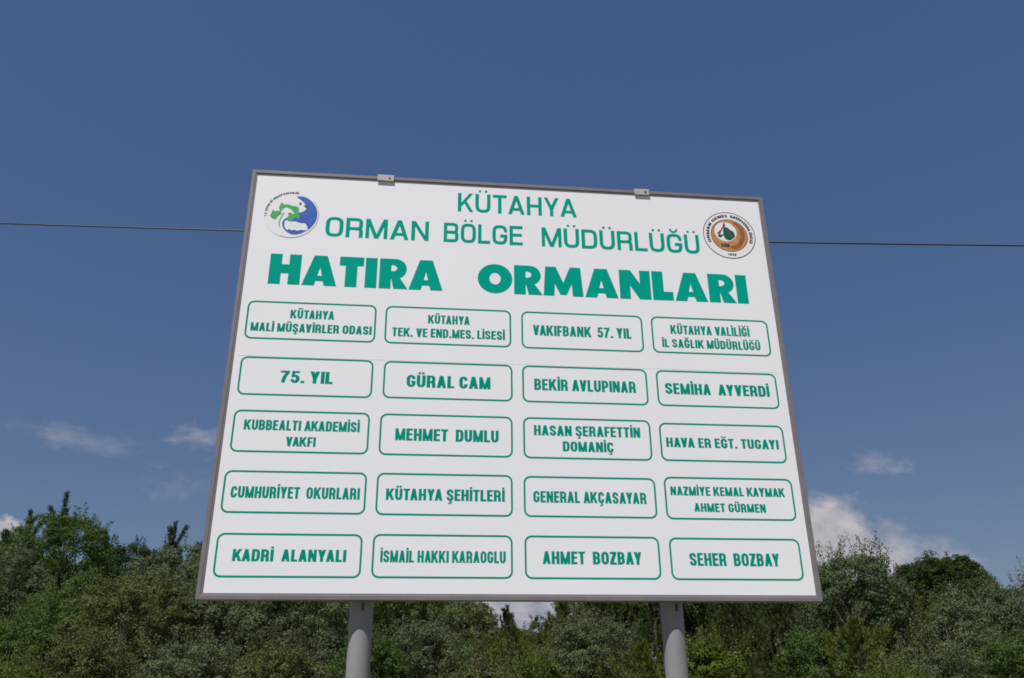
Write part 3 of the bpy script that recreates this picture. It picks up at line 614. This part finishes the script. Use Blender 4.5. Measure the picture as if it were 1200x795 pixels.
def place(px, py, Y):                                # ground point and height of a tree whose top is seen at a photo pixel
    p = at(px, py, Y); return np.array([p[0], Y, 0.0]), p[2]
GB, GF, GP = 'broadleaved trees behind the board', 'bushy trees in the front row', 'young pines among the trees'
TREES = [
 # kind, px of axis, py of top, depth, crown radius m, crown base m, leaf, label, group, extra
 ('b', 78, 604, 25, 1.70, 2.2, 'green', 'round topped green tree standing highest at the left edge', GB, dict(sprays=40)),
 ('b', 8, 640, 23, 1.60, 1.8, 'sage', 'grey green tree cut by the left edge of the photo', GB, {}),
 ('p', 68, 574, 28, 1.00, 2.0, 'pine', 'dark pine leader rising behind the round green tree', GP, dict(candle=1.2)),
 ('p', 34, 600, 29, .80, 2.0, 'pine', 'short dark pine tip left of the tallest pine leader', GP, dict(candle=1.2)),
 ('p', 6, 622, 30, .80, 2.0, 'pine', 'dark pine tip at the far left edge before the cloud', GP, {}),
 ('p', 123, 627, 31, .80, 2.0, 'pine', 'thin pine tip right of the round green tree', GP, dict(candle=1.0)),
 ('b', 150, 636, 30, 1.60, 2.2, 'dark', 'dark green tree in the dip left of the board', GB, dict(sprays=20)),
 ('p', 208, 614, 32, 1.00, 2.0, 'pine', 'forked pine tip just left of the board edge', GP, dict(candle=1.2)),
 ('p', 229, 615, 31, 1.00, 2.0, 'pine', 'dark pine tip half hidden by the left edge of the board', GP, dict(candle=1.1)),
 ('b', 214, 638, 26, 1.75, 1.8, 'sage', 'pale grey green tree beside the lower left board corner', GB, dict(sprays=40)),
 ('b', 108, 672, 21, 1.30, 1.2, 'green', 'mid green bush below the round topped tree', GF, {}),
 ('b', 60, 700, 18.5, 1.05, 1.0, 'green', 'bright green bush low near the left edge', GF, {}),
 ('b', 165, 672, 19, 1.65, .8, 'olive', 'wide olive grey bush in front of the left trees', GF, dict(nlobes=12)),
 ('b', 28, 722, 17, .95, .8, 'green', 'dark green bush low in the left corner', GF, {}),
 ('b', 110, 742, 15.5, 1.0, .5, 'olive', 'lowest olive bush near the lower left corner', GF, {}),
 ('b', 262, 668, 20, 1.5, .8, 'sage', 'silvery bush under the left end of the board', GF, dict(nlobes=11)),
 ('b', 352, 668, 19, 1.55, .8, 'sage', 'broad silvery bush just left of the left post', GF, dict(nlobes=11)),
 ('b', 228, 745, 15.5, .95, .5, 'sage', 'low grey green bush below the board corner at left', GF, {}),
 ('b', 330, 748, 15.5, .90, .5, 'olive', 'low olive bush between the board corner and left post', GF, {}),
 ('b', 465, 660, 24, 1.6, 1.4, 'green', 'dark green tree just right of the left post', GB, {}),
 ('b', 408, 640, 28, 1.9, 1.8, 'dark', 'dark tree directly behind the left post', GB, {}),
 ('b', 542, 704, 27, 1.2, 1.5, 'olive', 'rounded olive tree left of the sky gap under the board', GB, dict(sprays=30)),
 ('b', 500, 722, 18.5, 1.0, .6, 'sage', 'grey bush at the foot of the rounded olive tree', GF, {}),
 ('p', 549, 742, 22, 1.0, .8, 'ypine', 'yellow green young pine below the sky gap', GP, {}),
 ('p', 596, 710, 33, .75, 1.5, 'dark', 'small dark pointed pine standing in the sky gap', GP, dict(candle=.5)),
 ('p', 612, 736, 26, 1.2, 1.0, 'ypine', 'pale young pine filling the bottom of the sky gap', GP, {}),
 ('b', 592, 733, 36, 1.6, 1.0, 'olive', 'far low olive tree closing the sky gap', GB, {}),
 ('p', 664, 703, 28, 1.4, 1.2, 'ypine', 'feathery pine right of the sky gap', GP, dict(candle=.7)),
 ('p', 700, 660, 30, 1.7, 1.2, 'pine', 'tall pine between the sky gap and the right post', GP, {}),
 ('p', 762, 668, 27, 1.6, 1.2, 'pine', 'dense pine with bare stem left of the right post', GP, {}),
 ('b', 692, 716, 19, 1.2, .6, 'sage', 'blue grey bush in front of the tall middle pine', GF, dict(nlobes=11)),
 ('b', 620, 762, 17, .85, .4, 'yellow', 'low bright bush in the middle below the gap', GF, {}),
 ('p', 752, 752, 17, .85, .4, 'ypine', 'low yellow pine seedling just left of the right post', GP, {}),
 ('b', 436, 742, 17, .85, .4, 'green', 'low green bush right beside the left post', GF, {}),
 ('b', 560, 770, 16, .80, .4, 'olive', 'lowest olive bush in the middle of the picture', GF, {}),
 ('b', 824, 741, 15, .62, .3, 'yellow', 'bright yellow green bush right of the right post', GF, dict(clump=.11, dens=1.2, leaf_len=.045, nleaf=70)),
 ('p', 850, 660, 27, 1.8, 1.2, 'pine', 'broad dark pine behind the right end of the board', GP, dict(dens=1.2)),
 ('p', 912, 664, 25, 1.6, 1.0, 'pine', 'dark pine under the lower right board corner', GP, dict(dens=1.2)),
 ('b', 880, 690, 30, 2.0, 1.0, 'dark', 'dark broad tree between the two right pines', GB, {}),
 ('b', 992, 648, 23, 1.55, 1.2, 'sage', 'feathery grey green tree beside the lower right board corner', GB, dict(sprays=70, spray_len=.6)),
 ('b', 1090, 655, 38, 2.9, 2.0, 'dark', 'dark dome shaped tree on the right skyline', GB, dict(sprays=4, nlobes=12, leaf_len=.085, clump=.26, dens=1.5, dome=.9)),
 ('b', 1140, 682, 36, 1.6, 2.0, 'dark', 'smaller dark tree on the right shoulder of the dome tree', GB, dict(sprays=4, leaf_len=.085, clump=.26, dens=1.5)),
 ('p', 1062, 694, 24, 1.3, 1.0, 'ypine', 'yellowish pine in front of the dark dome tree', GP, {}),
 ('b', 1140, 690, 20, 1.35, .8, 'sage', 'pale grey bush below the dome tree at right', GF, dict(nlobes=11, sprays=40)),
 ('b', 1192, 684, 22, 1.5, 1.0, 'sage', 'grey green tree cut by the right edge of the photo', GB, dict(sprays=50, spray_len=.6)),
 ('p', 1006, 724, 17.5, .9, .4, 'ypine', 'bright green pine below the feathery tree at right', GP, dict(dens=1.2)),
 ('b', 955, 735, 18, 1.0, .5, 'green', 'green bush between board corner and bright pine at right', GF, {}),
 ('b', 1090, 748, 16.5, 1.0, .4, 'sage', 'low silvery bush near the lower right corner', GF, {}),
 ('b', 1178, 745, 17, 1.1, .4, 'green', 'low green bush in the lower right corner', GF, {}),
 ('p', 900, 738, 19, 1.0, .4, 'pine', 'low dark pine below the lower right board edge', GP, {}),
 ('b', 1050, 772, 15, .7, .3, 'yellow', 'small bright bush low right of the bright pine', GF, {}),
 ('b', 20, 768, 14.5, .75, .3, 'yellow', 'small bright green bush in the lower left corner', GF, {}),
]
BACK = [(-10, 668, 40), (55, 655, 44), (130, 668, 42), (205, 672, 44), (290, 650, 43), (370, 640, 41), (450, 660, 44), (520, 690, 42), (700, 672, 44), (775, 655, 42), (850, 640, 44), (930, 660, 41), (1010, 680, 44), (1200, 715, 42), (648, 730, 45)]
BACKL = ['second row tree glimpsed behind the left edge bushes', 'second row tree behind the tallest pine leader', 'second row tree behind the dip at left', 'second row tree behind the forked pine tip', 'second row tree mostly behind the board left of the left post',
 'second row tree behind the left post', 'second row tree just right of the left post', 'second row tree left of the sky gap', 'second row tree right of the sky gap', 'second row tree behind the right post', 'second row tree behind the broad dark pine', 'second row tree behind the lower right board corner',
 'second row tree between the feathery tree and the dome tree', 'second row tree at the far right edge', 'low second row tree at the right end of the sky gap']
for (px, py, Y), lb in zip(BACK, BACKL):
    TREES.append(('b', px, py, Y, 2.6, 1.0, 'dark' if px % 20 else 'olive', lb, 'second row of trees behind', dict(leaf_len=.13, clump=.42, sprays=12, nlobes=11)))
total = 0
for i, (kd, px, py, Y, Rc, zb_, leaf, label, grp, kw) in enumerate(TREES):
    b_, H_ = place(px, py, Y)
    if kd == 'b':
        nm = 'bush' if grp == GF else 'broadleaf_tree'
        sc_ = min(1.25, max(.75, Y/22.0)); k2 = dict(leaf_len=.054*sc_, clump=.21*sc_, cat='bush' if grp == GF else 'tree'); k2.update(kw)
        o, n = broadleaf(nm, 100+i, b_, H_-k2.get('spray_len', .5)*.45, Rc, zb_, leaf, label, grp, **k2)
    else:
        if leaf == 'ypine': kw = dict(dict(cone=.5, candle=.32), **kw); Rc *= 1.35
        o, n = pine('pine_tree', 100+i, b_, H_, Rc, zb_, leaf, label, grp, **kw)
    total += n
print('leaves', total)
